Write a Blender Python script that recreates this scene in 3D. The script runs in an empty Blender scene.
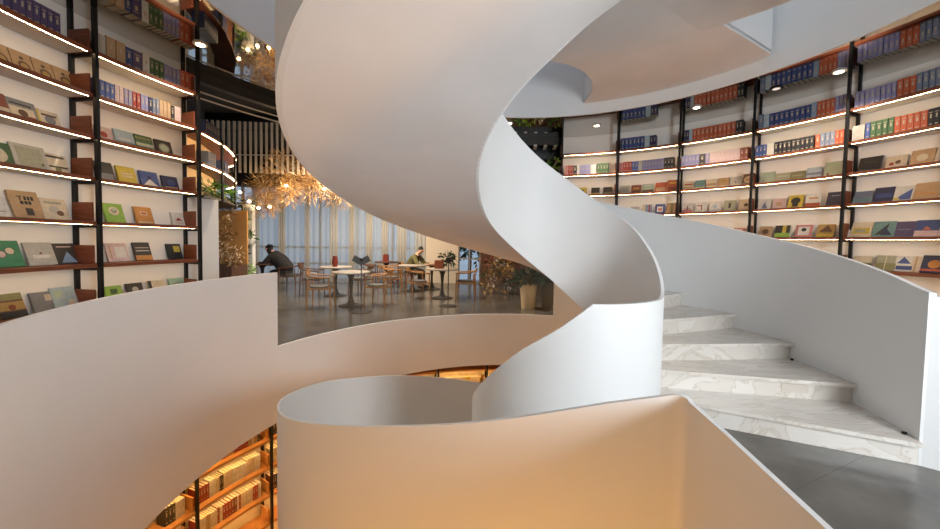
import bpy, bmesh, math, random
from math import sin, cos, pi, radians as rad
from mathutils import Vector, Matrix
random.seed(7)
SC = bpy.context.scene
COL = SC.collection

# ------------------------------------------------------------------ camera
PIT, ROLL = rad(2.283), rad(0.932)
cam_d = bpy.data.cameras.new('camera')
cam = bpy.data.objects.new('camera', cam_d); COL.objects.link(cam)
F = Vector((0, cos(PIT), -sin(PIT))); U = Vector((0, sin(PIT), cos(PIT))); Rv = Vector((1, 0, 0))
R2 = Rv*cos(ROLL) + U*sin(ROLL); U2 = U*cos(ROLL) - Rv*sin(ROLL)
M = Matrix((R2, U2, -F)).transposed().to_4x4(); M.translation = Vector((0, 0, 1.4475))
cam.matrix_world = M
cam_d.sensor_width = 36; cam_d.lens = 359.3/940*36
cam_d.shift_x = 2.836/940; cam_d.shift_y = (255.64-264.5)/940
cam_d.clip_start = 0.02; cam_d.clip_end = 200
SC.camera = cam

# ------------------------------------------------------------------ world, big lights, exposure
W = bpy.data.worlds.new('world'); SC.world = W; W.use_nodes = True
bg = W.node_tree.nodes['Background']; bg.inputs[0].default_value = (0.60, 0.77, 1.0, 1); bg.inputs[1].default_value = 0.43
def area(name, loc, target, size, power, color, spread=180):
    l = bpy.data.lights.new(name, 'AREA'); l.shape = 'DISK'; l.size = size; l.energy = power; l.color = color
    l.spread = rad(spread)
    o = bpy.data.objects.new(name, l); COL.objects.link(o); o.location = loc
    o.rotation_euler = (Vector(target)-Vector(loc)).to_track_quat('-Z', 'Y').to_euler()
    return o
area('assumed_overhead_light', (0.0, 1.6, 8.6), (1.2, 3.6, 0), 5.0, 10, (0.92, 0.97, 1.0))  # assumed cool light above the well; bare area lamp, no skylight is built
area('assumed_daylight', (3.1, -1.1, 1.9), (0.8, 3.0, 1.3), 1.9, 182, (0.86, 0.935, 1.0))  # assumed daylight from behind right of the camera; bare area lamp, no window built
area('warm_fill_light', (-0.25, -0.12, -1.25), (0.2, 1.2, 0.5), 1.0, 31, (1.0, 0.45, 0.06), 120)  # added warm fill below the gallery edge, no fixture there; tints the near stair wall
area('assumed_lower_light', (0.4, -1.2, -4.4), (0.6, 1.6, 0.6), 3.0, 15, (1.0, 0.46, 0.08))  # assumed warm glow from the lower storey, added as uplight without a fixture
area('assumed_lower_light', (2.0, 6.6, -4.6), (1.2, 4.5, 0), 3.0, 85, (1.0, 0.46, 0.10))  # second assumed uplight without a fixture, added to warm the far fascia
area('assumed_cafe_light', (-2.6, 9.2, 3.3), (-2.4, 9.4, 0), 2.4, 240, (1.0, 0.86, 0.70))  # assumed cafe lighting, a bare area lamp with no fixture modelled
SC.view_settings.view_transform = 'Standard'; SC.view_settings.look = 'None'
SC.view_settings.gamma = 1; SC.view_settings.use_curve_mapping = False
SC.view_settings.exposure = 0.35

# ------------------------------------------------------------------ materials
MAT = {}
def srgb(c):
    return tuple(((v/255)/12.92 if v/255 <= .04045 else ((v/255+.055)/1.055)**2.4) for v in c)
def mat(name, c, rough=.6, metal=0, vary=0, scale=8, bump=0, emit=0, stretch=None, c2=None):
    if name in MAT: return MAT[name]
    m = bpy.data.materials.new(name); m.use_nodes = True; nt = m.node_tree; N = nt.nodes; L = nt.links
    b = N['Principled BSDF']; col = srgb(c)+(1,)
    b.inputs['Base Color'].default_value = col; b.inputs['Roughness'].default_value = rough; b.inputs['Metallic'].default_value = metal
    if emit:
        b.inputs['Emission Color'].default_value = col; b.inputs['Emission Strength'].default_value = emit
    if vary or bump:
        tc = N.new('ShaderNodeTexCoord'); mp = N.new('ShaderNodeMapping'); nz = N.new('ShaderNodeTexNoise')
        L.new(tc.outputs['Object'], mp.inputs[0]); L.new(mp.outputs[0], nz.inputs['Vector'])
        if stretch: mp.inputs['Scale'].default_value = stretch
        nz.inputs['Scale'].default_value = scale; nz.inputs['Detail'].default_value = 4
        if vary:
            rp = N.new('ShaderNodeValToRGB'); L.new(nz.outputs['Fac'], rp.inputs[0])
            d = tuple(min(1, v*(1-vary)) for v in col[:3])+(1,) if c2 is None else srgb(c2)+(1,)
            rp.color_ramp.elements[0].position = .35; rp.color_ramp.elements[1].position = .65
            rp.color_ramp.elements[0].color = d; rp.color_ramp.elements[1].color = col
            L.new(rp.outputs[0], b.inputs['Base Color'])
        if bump:
            bp = N.new('ShaderNodeBump'); bp.inputs['Strength'].default_value = bump; bp.inputs['Distance'].default_value = .01
            L.new(nz.outputs['Fac'], bp.inputs['Height']); L.new(bp.outputs[0], b.inputs['Normal'])
    MAT[name] = m; return m
PLASTER = mat('white_plaster', (224, 223, 221), .55, vary=.03, scale=1.3, bump=.05)
SOFFIT = mat('soffit_plaster', (221, 218, 216), .6, vary=.06, scale=1.6, bump=.25, stretch=(1, 1, 3))
WALLM = mat('shelf_wall_paint', (232, 227, 220), .7)
STEEL = mat('black_steel', (24, 24, 26), .45, .5)
WOOD = mat('walnut_board', (126, 66, 38), .5, vary=.35, scale=6, stretch=(1, 1, 9))
OAK = mat('light_oak', (204, 146, 88), .5, vary=.2, scale=8, stretch=(1, 1, 7))
PAGES = mat('page_block', (222, 214, 196), .8)
LED = mat('led_strip_glow', (255, 214, 160), .5, emit=44)
LEDW = mat('led_strip_amber', (255, 196, 112), .5, emit=130)
UNDER = mat('board_underside_grey', (196, 190, 182), .6)
DARK = mat('dark_ceiling', (34, 33, 33), .8)

def marble():
    m = bpy.data.materials.new('white_marble'); m.use_nodes = True; nt = m.node_tree; N = nt.nodes; L = nt.links
    b = N['Principled BSDF']; b.inputs['Roughness'].default_value = .22
    g = N.new('ShaderNodeNewGeometry'); mp = N.new('ShaderNodeMapping'); mp.inputs['Rotation'].default_value = (.4, .3, .9); mp.inputs['Scale'].default_value = (.8, 3.4, 1.6)
    wv = N.new('ShaderNodeTexNoise'); wv.inputs['Scale'].default_value = 1.7; wv.inputs['Detail'].default_value = 8; wv.inputs['Distortion'].default_value = 1.6
    rp = N.new('ShaderNodeValToRGB'); e = rp.color_ramp.elements
    e[0].position = .475; e[0].color = srgb((206, 198, 188))+(1,); e[1].position = .525; e[1].color = srgb((212, 205, 196))+(1,)
    x = e.new(.50); x.color = srgb((192, 181, 168))+(1,)
    L.new(g.outputs['Position'], mp.inputs[0]); L.new(mp.outputs[0], wv.inputs['Vector']); L.new(wv.outputs['Fac'], rp.inputs[0]); L.new(rp.outputs[0], b.inputs['Base Color'])
    return m
MARBLE = marble()
def tiles():
    m = bpy.data.materials.new('grey_stone_tile'); m.use_nodes = True; nt = m.node_tree; N = nt.nodes; L = nt.links
    b = N['Principled BSDF']; b.inputs['Roughness'].default_value = .20
    g = N.new('ShaderNodeNewGeometry'); mp = N.new('ShaderNodeMapping'); mp.inputs['Rotation'].default_value = (0, 0, rad(-24)); mp.inputs['Location'].default_value = (.35, .1, 0)
    br = N.new('ShaderNodeTexBrick'); br.inputs['Scale'].default_value = 1; br.inputs['Brick Width'].default_value = 1.2; br.inputs['Row Height'].default_value = .6
    br.inputs['Mortar Size'].default_value = .0022; br.inputs['Mortar'].default_value = srgb((70, 66, 62))+(1,)
    nz = N.new('ShaderNodeTexNoise'); nz.inputs['Scale'].default_value = 3.2; nz.inputs['Detail'].default_value = 6
    rp = N.new('ShaderNodeValToRGB'); rp.color_ramp.elements[0].color = srgb((78, 74, 70))+(1,); rp.color_ramp.elements[1].color = srgb((104, 99, 92))+(1,)
    rp.color_ramp.elements[0].position = .3; rp.color_ramp.elements[1].position = .7
    L.new(g.outputs['Position'], mp.inputs[0]); L.new(mp.outputs[0], br.inputs['Vector']); L.new(g.outputs['Position'], nz.inputs['Vector'])
    L.new(nz.outputs['Fac'], rp.inputs[0]); L.new(rp.outputs[0], br.inputs['Color1']); L.new(rp.outputs[0], br.inputs['Color2'])
    L.new(br.outputs['Color'], b.inputs['Base Color'])
    return m
TILE = tiles()
def mirror_mat():
    m = bpy.data.materials.new('polished_metal_ceiling'); m.use_nodes = True; nt = m.node_tree; N = nt.nodes; L = nt.links
    b = N['Principled BSDF']; b.inputs['Roughness'].default_value = .035; b.inputs['Metallic'].default_value = 1
    b.inputs['Base Color'].default_value = (.66, .65, .63, 1)
    return m
MIRROR = mirror_mat()
def glassy(name, tint, gloss=.06, alpha=.9):
    m = bpy.data.materials.new(name); m.use_nodes = True; nt = m.node_tree; N = nt.nodes; L = nt.links
    out = N['Material Output']; tr = N.new('ShaderNodeBsdfTransparent'); tr.inputs[0].default_value = tint
    gl = N.new('ShaderNodeBsdfGlossy'); gl.inputs['Roughness'].default_value = .02
    mx = N.new('ShaderNodeMixShader'); mx.inputs[0].default_value = gloss
    L.new(tr.outputs[0], mx.inputs[1]); L.new(gl.outputs[0], mx.inputs[2]); L.new(mx.outputs[0], out.inputs[0])
    return m
GLASS = glassy('clear_glass', (.97, .98, .98, 1), .05)
def curtain_mat(name, c, tfac):
    m = bpy.data.materials.new(name); m.use_nodes = True; nt = m.node_tree; N = nt.nodes; L = nt.links
    out = N['Material Output']; tl = N.new('ShaderNodeBsdfTranslucent'); df = N.new('ShaderNodeBsdfDiffuse'); tp = N.new('ShaderNodeBsdfTransparent')
    for n in (tl, df): n.inputs[0].default_value = srgb(c)+(1,)
    a = N.new('ShaderNodeMixShader'); a.inputs[0].default_value = .5; L.new(df.outputs[0], a.inputs[1]); L.new(tl.outputs[0], a.inputs[2])
    b = N.new('ShaderNodeMixShader'); b.inputs[0].default_value = tfac; L.new(a.outputs[0], b.inputs[1]); L.new(tp.outputs[0], b.inputs[2]); L.new(b.outputs[0], out.inputs[0])
    return m

# ------------------------------------------------------------------ mesh helpers
def link(name, me, parent=None, loc=None):
    o = bpy.data.objects.new(name, me); COL.objects.link(o)
    if parent is not None: o.parent = parent
    if loc is not None: o.location = loc
    return o
def tagset(o, label=None, cat=None, group=None, kind=None):
    if label: o['label'] = label
    if cat: o['category'] = cat
    if group: o['group'] = group
    if kind: o['kind'] = kind
    return o
def thing(name, label, cat, loc=(0, 0, 0), rz=0, group=None):
    o = bpy.data.objects.new(name, None); COL.objects.link(o); o.location = loc; o.rotation_euler = (0, 0, rz); o.empty_display_size = .1
    return tagset(o, label, cat, group)
class MB:
    """collects polygons; build() makes ONE mesh object"""
    def __init__(s): s.v = []; s.f = []; s.m = []; s.mats = []
    def mi(s, m):
        if m not in s.mats: s.mats.append(m)
        return s.mats.index(m)
    def add(s, vs, fs, m):
        b = len(s.v); s.v += [tuple(v) for v in vs]; k = s.mi(m)
        for f in fs: s.f.append(tuple(b+i for i in f)); s.m.append(k)
    def box(s, c, d, m, rz=0, rx=0, ry=0):
        hx, hy, hz = d[0]/2, d[1]/2, d[2]/2
        R = Matrix.Rotation(rz, 3, 'Z') @ Matrix.Rotation(ry, 3, 'Y') @ Matrix.Rotation(rx, 3, 'X')
        vs = [Vector(c)+R @ Vector((x*hx, y*hy, z*hz)) for x in (-1, 1) for y in (-1, 1) for z in (-1, 1)]
        s.add(vs, [(0, 1, 3, 2), (4, 6, 7, 5), (0, 4, 5, 1), (2, 3, 7, 6), (0, 2, 6, 4), (1, 5, 7, 3)], m)
    def tube(s, pts, r, m, n=8, cap=True):
        pts = [Vector(p) for p in pts]; rs = r if isinstance(r, (list, tuple)) else [r]*len(pts)
        vs = []; fs = []
        for i, p in enumerate(pts):
            d = (pts[min(i+1, len(pts)-1)]-pts[max(i-1, 0)]).normalized()
            a = d.orthogonal().normalized() if i == 0 else (a - d*a.dot(d)).normalized()
            b = d.cross(a)
            for k in range(n):
                t = 2*pi*k/n; vs.append(p+(a*cos(t)+b*sin(t))*rs[i])
        for i in range(len(pts)-1):
            for k in range(n):
                fs.append((i*n+k, i*n+(k+1) % n, (i+1)*n+(k+1) % n, (i+1)*n+k))
        if cap: fs += [tuple(range(n-1, -1, -1)), tuple((len(pts)-1)*n+k for k in range(n))]
        s.add(vs, fs, m)
    def lathe(s, prof, m, c=(0, 0, 0), n=20):
        vs = []; fs = []
        for (r, z) in prof:
            for k in range(n):
                t = 2*pi*k/n; vs.append((c[0]+r*cos(t), c[1]+r*sin(t), c[2]+z))
        for i in range(len(prof)-1):
            for k in range(n):
                fs.append((i*n+k, i*n+(k+1) % n, (i+1)*n+(k+1) % n, (i+1)*n+k))
        fs += [tuple(range(n-1, -1, -1)), tuple((len(prof)-1)*n+k for k in range(n))]
        s.add(vs, fs, m)
    def prism(s, poly, z0, z1, m):
        n = len(poly); vs = [(x, y, z0) for x, y in poly]+[(x, y, z1) for x, y in poly]
        fs = [tuple(range(n-1, -1, -1)), tuple(range(n, 2*n))]+[(i, (i+1) % n, n+(i+1) % n, n+i) for i in range(n)]
        s.add(vs, fs, m)
    def ribbon(s, st, m, cap=True):
        """st: list of (inner xy, outer xy, z lo in, z hi in, z lo out, z hi out)"""
        vs = []; fs = []
        for (a, b, l1, h1, l2, h2) in st:
            vs += [(a[0], a[1], l1), (a[0], a[1], h1), (b[0], b[1], h2), (b[0], b[1], l2)]
        for i in range(len(st)-1):
            for k in range(4):
                fs.append((i*4+k, i*4+(k+1) % 4, (i+1)*4+(k+1) % 4, (i+1)*4+k))
        if cap: n = (len(st)-1)*4; fs += [(3, 2, 1, 0), (n, n+1, n+2, n+3)]
        s.add(vs, fs, m)
    def build(s, name, parent=None, smooth=False, origin=None, loc=None, recalc=True):
        me = bpy.data.meshes.new(name)
        o0 = Vector(origin) if origin is not None else Vector((0, 0, 0))
        me.from_pydata([Vector(v)-o0 for v in s.v], [], s.f)
        for m in s.mats: me.materials.append(m)
        me.polygons.foreach_set('material_index', s.m)
        if recalc:
            bm = bmesh.new(); bm.from_mesh(me); bmesh.ops.recalc_face_normals(bm, faces=bm.faces); bm.to_mesh(me); bm.free()
        if smooth:
            me.polygons.foreach_set('use_smooth', [True]*len(me.polygons)); me.set_sharp_from_angle(angle=rad(35))
        me.update()
        return link(name, me, parent, loc if loc is not None else (origin if (origin is not None and parent is None) else (0, 0, 0)))

# ------------------------------------------------------------------ stair geometry (metres)
CX, CY = 0.8953, 3.3236          # axis of the spiral
WX, WY = 0.9304, 3.5014          # axis of the round well
RW, RS, RB = 3.6665, 5.0, 5.33   # well edge, shelf front, shelf wall
R_IN, R_OUT = 0.8196, 2.3521
H, DTH, TH0 = .165, 14.9346, -24.5
SL = H/DTH
def lerp(tab, t):
    if t <= tab[0][0]: return tab[0][1]
    for (a, u), (b, v) in zip(tab, tab[1:]):
        if t <= b: return u+(v-u)*(t-a)/(b-a)
    return tab[-1][1]
def pc(t, r, cx=CX, cy=CY): return (cx+r*cos(rad(t)), cy+r*sin(rad(t)))
def pw(t, r): return pc(t, r, WX, WY)
def smoothed(tab, w=6):
    return lambda t: (lerp(tab, t-w)+lerp(tab, t-w/2)+lerp(tab, t)+lerp(tab, t+w/2)+lerp(tab, t+w))/5
rim_in = smoothed([(-91, 1.02), (-40, 1.02), (-28, 1.05), (-17, 1.165), (-7, 1.285), (6, 1.44), (20, 1.61), (40, 1.80), (60, 2.01), (78, 2.21), (96, 2.40), (112, 2.585), (132, 2.82), (430, 2.82+298*.01105)], 4)
sof_in = smoothed([(-91, -.33), (-24, -.33), (0, -.02), (87, 1.05), (119, 1.39), (141, 1.60), (153, 1.72), (175, 2.00), (198, 2.26), (211, 2.38), (233, 2.61), (248, 2.76), (262, 2.93), (277, 3.09), (376, 4.095), (430, 4.12)], 5)
sof_out = smoothed([(-24, -.33), (0, .15), (139, 1.62), (151, 1.74), (165, 1.90), (178.5, 2.03), (191, 2.16), (219, 2.43), (226, 2.51), (388, 4.095), (430, 4.12)], 5)
rim_out = smoothed([(-24.5, 1.15), (-14, 1.27), (-5, 1.365), (4, 1.46), (14, 1.56), (31, 1.74), (46, 1.89), (388, 1.89+342*.01105)], 3)
def rng(a, b, st):
    n = max(1, int(round(abs(b-a)/st))); return [a+(b-a)*i/n for i in range(n+1)]

up = thing('spiral_staircase', 'white plastered spiral stair with marble treads winding up from the landing', 'staircase', (CX, CY, 0))
O = (CX, CY, 0)
mb = MB(); mb.ribbon([(pc(t, R_IN-.02), pc(t, R_IN+.005), sof_in(t)-.0, rim_in(t), sof_in(t), rim_in(t)) for t in rng(-91, 424, 3)], PLASTER)
mb.build('inner_balustrade', up, True, O)
def ro(t):
    k = min(1, max(0, (t-60)/70)); return R_OUT+.035-.035*k
mb = MB(); mb.ribbon([(pc(t, ro(t)-.035), pc(t, ro(t)), sof_out(t), rim_out(t), sof_out(t), rim_out(t)) for t in rng(TH0, 388, 3)], PLASTER)
mb.build('outer_balustrade', up, True, O)
mb = MB(); mb.ribbon([(pc(t, R_IN-.012), pc(t, R_OUT-.008), sof_in(t)-.0, sof_in(t)+.05, sof_out(t), sof_out(t)+.05) for t in rng(-18, 392, 3)], SOFFIT)
mb.build('soffit', up, True, O)
def step_mb(i, th_a, z, sgn=1):
    """solid marble step: riser block and a slightly overhanging tread slab"""
    b = MB(); a0, a1 = th_a, th_a+sgn*DTH
    ts = [a0+(a1-a0)*k/5 for k in range(6)]
    r0, r1 = R_IN+.004, (R_OUT-.001 if sgn == 1 and i < 6 and z > 0 else R_OUT-.036)
    b.ribbon([(pc(t, r0), pc(t, r1), z-H, z-.03, z-H, z-.03) for t in ts], MARBLE)
    no = -1.0*sgn
    ts2 = [a0+no*1.0]+ts[1:]
    if i == 0: r1b = r1+.0
    else: r1b = r1
    b.ribbon([(pc(t, r0), pc(t, r1b), z-.03, z, z-.03, z) for t in ts2], MARBLE)
    return b
for i in range(30):
    o = step_mb(i, TH0+i*DTH, (i+1)*H).build('step', up, False, O)
    if i == 1:
        b = MB(); t = TH0+i*DTH
        cpt = Vector(pc(t, 1.93)).to_3d()+Vector((0, 0, 1.5*H)); b.box(cpt, (.20, .006, .07), mat('socket_plate', (196, 186, 174), .4), rz=rad(t))
        b.build('riser_plate', o, False, O)
    if i in (0, 1):
        b = MB(); q = pc(TH0+(i+1)*DTH-1.2 if i else TH0+2.0, R_OUT-.03); b.box((q[0], q[1], (i+1)*H+.009), (.018, .018, .018), STEEL); b.build('door_stopper', o, False, O)
        o.children[-1]['label'] = 'small dark stopper'

down = thing('descending_staircase', 'warm lit white spiral stair flight winding down below the landing', 'staircase', (CX, CY, -4.9))
OD = (CX, CY, -4.9)
def build_d(mb, name, parent, smooth): return mb.build(name, parent, smooth, OD)
drim_out = smoothed([(-451, .30-291*.0112), (-236, -.58), (-223, -.43), (-204, -.215), (-189, -.03), (-171, .17), (-160, .30), (-145, .46), (-132, .62), (-126, .695), (-118, .79), (-113, .845), (-108.6, .90), (-105, .945), (-101, 1.0), (-97, 1.03)], 3)
drim_in = smoothed([(-451, .17-288*.0115), (-163, .17), (-152, .31), (-139, .475), (-126, .64), (-106, .84), (-91.5, 1.01), (-91, 1.02)], 1)
ddrop = 1.42
# outer balustrade: straight landing side, small rounded corner, then the descending round wall
path = []
for (x, y) in [(0.496, -0.10), (0.526, .25), (0.552, .53), (.592, .80)]: path.append(((x, y), (x+.011, y-.001), 1.02))
A0 = Vector((.628, 1.0)); pa = Vector((.611, .962)); pb = Vector(pc(-98.2, R_OUT)); ctrl = Vector((.618, .99))
for k in range(7):
    t = k/6; q = pa*(1-t)**2+ctrl*2*t*(1-t)+pb*t*t
    d = ((ctrl-pa)*(1-t)+(pb-ctrl)*t).normalized(); nrm = Vector((d.y, -d.x))
    path.append(((q.x, q.y), (q.x+nrm.x*.012, q.y+nrm.y*.012), 1.02+.008*sin(pi*t)))
st = [(a, b, z-ddrop-.1, z, z-ddrop-.1, z) for a, b, z in path]
for t in rng(-102, -445, 3):
    st.append((pc(t, R_OUT), pc(t, R_OUT-.013), drim_out(t)-ddrop, drim_out(t), drim_out(t)-ddrop, drim_out(t)))
mb = MB(); mb.ribbon(st, PLASTER); build_d(mb, 'outer_balustrade', down, True)
mb = MB(); mb.ribbon([(pc(t, R_IN-.02), pc(t, R_IN+.005), drim_in(t)-1.35, drim_in(t), drim_in(t)-1.35, drim_in(t)) for t in [-91, -92, -93, -95]+rng(-97, -445, 3)], PLASTER)
build_d(mb, 'inner_balustrade', down, True)
mb = MB(); mb.ribbon([(pc(t, R_IN+.005), pc(t, R_OUT-.061), z, z+.05, z, z+.05) for t in rng(-98, -445, 3) for z in [max(-4.9, -.30+(t+97)*SL-H*.5)]], SOFFIT)
build_d(mb, 'soffit', down, True)
for i in range(23):
    step_mb(i+1, -97-(i+1)*DTH+DTH-DTH, -(i+1)*H).build('step', down, False, OD)

# ------------------------------------------------------------------ setting: floors, bands, walls
def arc(a, b, r, n=3): return [pw(t, r) for t in rng(a, b, n)]
mb = MB()
mb.ribbon([(pw(t, RW+.10), pc(t, RB+.05), -.25, 0, -.25, 0) for t in rng(0, 360, 4)], TILE, cap=False)
# cafe floor beyond the ring
mb.prism([(-9, 13.6), (-9, 5.0)]+[pc(t, RB+.04) for t in rng(159, 60, 5)]+[(6.5, 7.0), (6.5, 13.6)], -.25, 0.0, TILE)
# landing around the spiral axis and its bridge to the ring
poly = [(.565, -.13), (.62, .5), (.68, .95)]+[pc(t, R_OUT) for t in rng(-95, TH0, 6)]+[(3.10, 2.36), (4.12, 1.54)]+[pw(t, RW+.12) for t in rng(-33, -94, 6)]
mb.prism(poly, -.28, -.0015, TILE)
land = [pc(t, R_IN+.004) for t in rng(TH0, -97, 6)]+[pc(t, R_OUT+.02) for t in rng(-97, TH0, 6)]
mb.prism(land, -.30, -.0008, TILE)
fl = mb.build('floor'); fl['kind'] = 'structure'
mb = MB(); mb.prism([pw(t, 7.5) for t in rng(0, 352, 8)], -5.03, -4.93, mat('lower_floor_wood', (150, 112, 76), .4, vary=.2, scale=3)); tagset(mb.build('floor_lower'), kind='structure')

# gallery band: fascia of the slab with its solid parapet
PT, FB = .994, -1.033
def band(st_r, name, label):
    g = MB(); g.ribbon(st_r, PLASTER); o = g.build(name, None, True); return tagset(o, label, 'balustrade')
T = .035
left = [(pw(t, RW), pw(t, RW+T), FB, PT, FB, PT) for t in rng(160.0, 263.5, 3)]
band(left, 'gallery_parapet', 'long curved white parapet below the left-hand bookcase')
back = [(pw(t, RW), pw(t, RW+T), FB, 0, FB, 0) for t in rng(77.5, 160.0, 3)]
g = MB(); g.ribbon(back, PLASTER); tagset(g.build('trim_1', None, True), kind='structure')
right = [(pw(t, RW), pw(t, RW+T), FB, PT, FB, PT) for t in rng(-31, 77.5, 3)]
band(right, 'gallery_parapet', 'curved parapet on the far right behind the marble stair, ending beside the cafe planters')
g = MB(); g.ribbon([(pw(t, RW), pw(t, RW+T), FB, -.0, FB, -.0) for t in rng(263.5, 329, 3)], PLASTER); tagset(g.build('trim_2', None, True), kind='structure')
g = MB(); a = Vector((3.05, 2.342)); b_ = Vector((4.06, 1.50)); n_ = Vector((.04*.63, .04*.77))
g.ribbon([(a, a+n_, -.9, 1.14, -.9, 1.14), (b_, b_+n_, -.9, 1.0, -.9, 1.0)], PLASTER); tagset(g.build('landing_parapet'), 'straight white parapet wall meeting the foot of the marble stair', 'balustrade')
# glass guard along the open cafe edge
g = MB(); g.ribbon([(pw(t, RW+.045), pw(t, RW+.057), 0.0, 1.0, 0.0, 1.0) for t in rng(78.1, 159.5, 3)], GLASS)
tagset(g.build('glass_guard', None, True), 'clear curved glass guard along the open cafe edge of the well', 'balustrade')

# upper gallery: band, mirror-polished soffit, slab
UB, UT = 3.894, 5.92
g = MB(); g.ribbon([(pw(t, RW), pw(t, RW+T), UB, UT, UB, UT) for t in rng(69, 388, 3)], PLASTER); tagset(g.build('wall_upper_band', None, True), kind='structure')
g = MB(); g.ribbon([(pw(t, RW), pw(t, RW+T), UB, 4.25, UB, 4.25) for t in rng(28, 69, 3)], PLASTER); tagset(g.build('wall_upper_band', None, True), kind='structure')
g = MB(); g.ribbon([(pw(t, RW+T), pc(t, RB-.002), UB+.004, UB+.03, UB+.004, UB+.03) for t in rng(0, 360, 3)], MIRROR, cap=False); tagset(g.build('ceiling', None, True), kind='structure')
g = MB(); g.ribbon([(pw(t, RW+T), pc(t, RB+.2), 4.7, 4.93, 4.7, 4.93) for t in rng(0, 360, 4)], PLASTER, cap=False); tagset(g.build('ceiling_upper_slab', None, False), kind='structure')
# lower gallery ceiling
g = MB(); g.ribbon([(pw(t, RW+T+.002), pc(t, RB-.002), FB+.03, FB+.05, FB+.03, FB+.05) for t in rng(0, 360, 4)], mat('lower_ceiling', (120, 92, 66), .35), cap=False); tagset(g.build('ceiling_lower', None, True), kind='structure')
# upper landing and bridge: soffit and side parapets
zb = 4.10
bl = [(.80, 5.27), (1.17, 5.36), (1.45, 5.46), (1.66, 5.59), (1.84, 5.76), (1.99, 5.98), (2.09, 6.22), (2.15, 6.50), (2.17, 6.94)]
br_ = [(3.02, 4.42), (4.16, 5.08)]
ringp = [pw(t, RW+.02) for t in rng(67.5, 29, 4)]
g = MB(); g.prism([pc(t, R_IN) for t in rng(20, 95, 5)]+bl+ringp+br_[::-1], zb, zb+.06, SOFFIT)
tagset(g.build('ceiling_bridge'), kind='structure')
g = MB(); g.ribbon([((x, y), (x+.05, y-.03), zb+.03, zb+1.8, zb+.03, zb+1.8) for x, y in bl], PLASTER)
tagset(g.build('upper_bridge_parapet', None, True), 'curved left parapet of the bridge overhead joining the upper gallery', 'balustrade')
g = MB(); g.ribbon([((x, y), (x-.03, y+.06), zb+.03, zb+1.8, zb+.03, zb+1.8) for x, y in br_], PLASTER)
tagset(g.build('upper_bridge_parapet', None, True), 'straight right parapet of the bridge overhead seen as a pale triangle', 'balustrade')

# outer wall behind the shelves (open towards the cafe on the gallery storey)
g = MB(); g.ribbon([(pc(t, RB), pc(t, RB+.12), -.25, 3.90, -.25, 3.90) for t in rng(158.8, 436, 3)], WALLM); g.ribbon([(pc(t, RB), pc(t, RB+.12), -.25, 2.03, -.25, 2.03) for t in rng(154.2, 158.8, 1)], WALLM); tagset(g.build('wall_round', None, True), kind='structure')
g = MB(); g.ribbon([(pc(t, RB), pc(t, RB+.12), -4.93, -.25, -4.93, -.25) for t in rng(0, 360, 3)], mat('lower_wall_paint', (206, 190, 166), .7), cap=False); tagset(g.build('wall_lower', None, True), kind='structure')

# ------------------------------------------------------------------ bookcases
LEV = [3.45, 2.98, 2.53, 2.08, 1.60, 1.13, .64, .17]
LOW = [-1.53, -2.0, -2.48, -2.97, -3.46, -3.95]
def bookcase(a, b, levels, label, z0, z1, lastpost=False, wood=WOOD, group=None, led=True, top=None, firstpost=False, plates=True):
    mid = (a+b)/2; q = pc(mid, RS); OR = (q[0], q[1], z0)
    t0 = thing('bookcase', label, 'bookcase', OR, 0, group)
    def bd(m, n, par=None, sm=False): return m.build(n, par or t0, sm, OR)
    for z in levels:
        m = MB(); m.ribbon([(pc(t, RS), pc(t, RB-.003), z-.038, z, z-.038, z) for t in rng(a-.25, b+.25, 1.5)], wood)
        m.ribbon([(pc(t, RS+.05), pc(t, RB-.006), z-.0395, z-.0375, z-.0395, z-.0375) for t in rng(a-.5, b+.5, 1.5)], UNDER)
        sh = bd(m, 'shelf_board', sm=True)
        if led:
            m = MB(); m.ribbon([(pc(t, RS+.028), pc(t, RS+.035), z-.0390, z-.0379, z-.0390, z-.0379) for t in rng(a-.5, b+.5, 1.5)], LED if wood is WOOD else LEDW); bd(m, 'light_strip', sh)
    def post(th, r):
        p = pc(th, r); m = MB(); m.box((p[0], p[1], (z0+z1)/2), (.032, .045, z1-z0), STEEL, rz=rad(th-90)); bd(m, 'post')
    ends = [b]+([a] if lastpost else [])
    for th in ends:
        post(th, RS-.005); post(th, RB-.03)
        for z in levels:
            p = pc(th, (RS+RB)/2); m = MB(); m.box((p[0], p[1], z-.056), (.02, .29, .03), STEEL, rz=rad(th-90)); bd(m, 'bracket')
            if plates:
                d = .28/math.degrees(1)*0
                m = MB(); p = pc(th+.35, (RS+RB)/2-.01); m.box((p[0], p[1], z+.105), (.018, .25, .205), wood, rz=rad(th-90)); bd(m, 'side_panel')
    return t0
BAYS = {}
for i, nm in enumerate(['first', 'second', 'third', 'fourth', 'fifth']):
    a = 76.0-13.2*i
    BAYS['B%d' % (i+1)] = (a, a-13.2, ['bay beside dark opening', 'second right bay', 'third right bay', 'fourth right bay', 'rightmost bay'][i])
    bookcase(a, a-13.2, LEV, ['black framed curved bookcase bay right beside the dark opening', 'black framed bookcase bay second from the dark opening with blue volumes on top', 'black framed bookcase bay with the long orange row on its top shelf', 'black framed bookcase bay with the long black row on its second shelf', 'black framed bookcase bay cut by the right edge of the photo'][i], 0, UB, lastpost=(i == 0), group=None)
bookcase(10, -3.2, LEV, 'black framed curved bookcase bay beyond the right edge of the photo', 0, UB)
for k, (a, lb) in enumerate([(199.0, 'black framed curved bookcase bay beyond the left edge of the photo'), (185.8, 'black framed left-hand bookcase bay cut by the left edge of the photo'), (172.6, 'black framed left-hand bookcase bay between the two black posts')]):
    bookcase(a, a-13.2, LEV, lb, 0, UB, lastpost=(k == 0))
BAYS['L1'] = (185.8, 172.6, 'near left bay'); BAYS['L2'] = (172.6, 159.4, 'far left bay')
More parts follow.
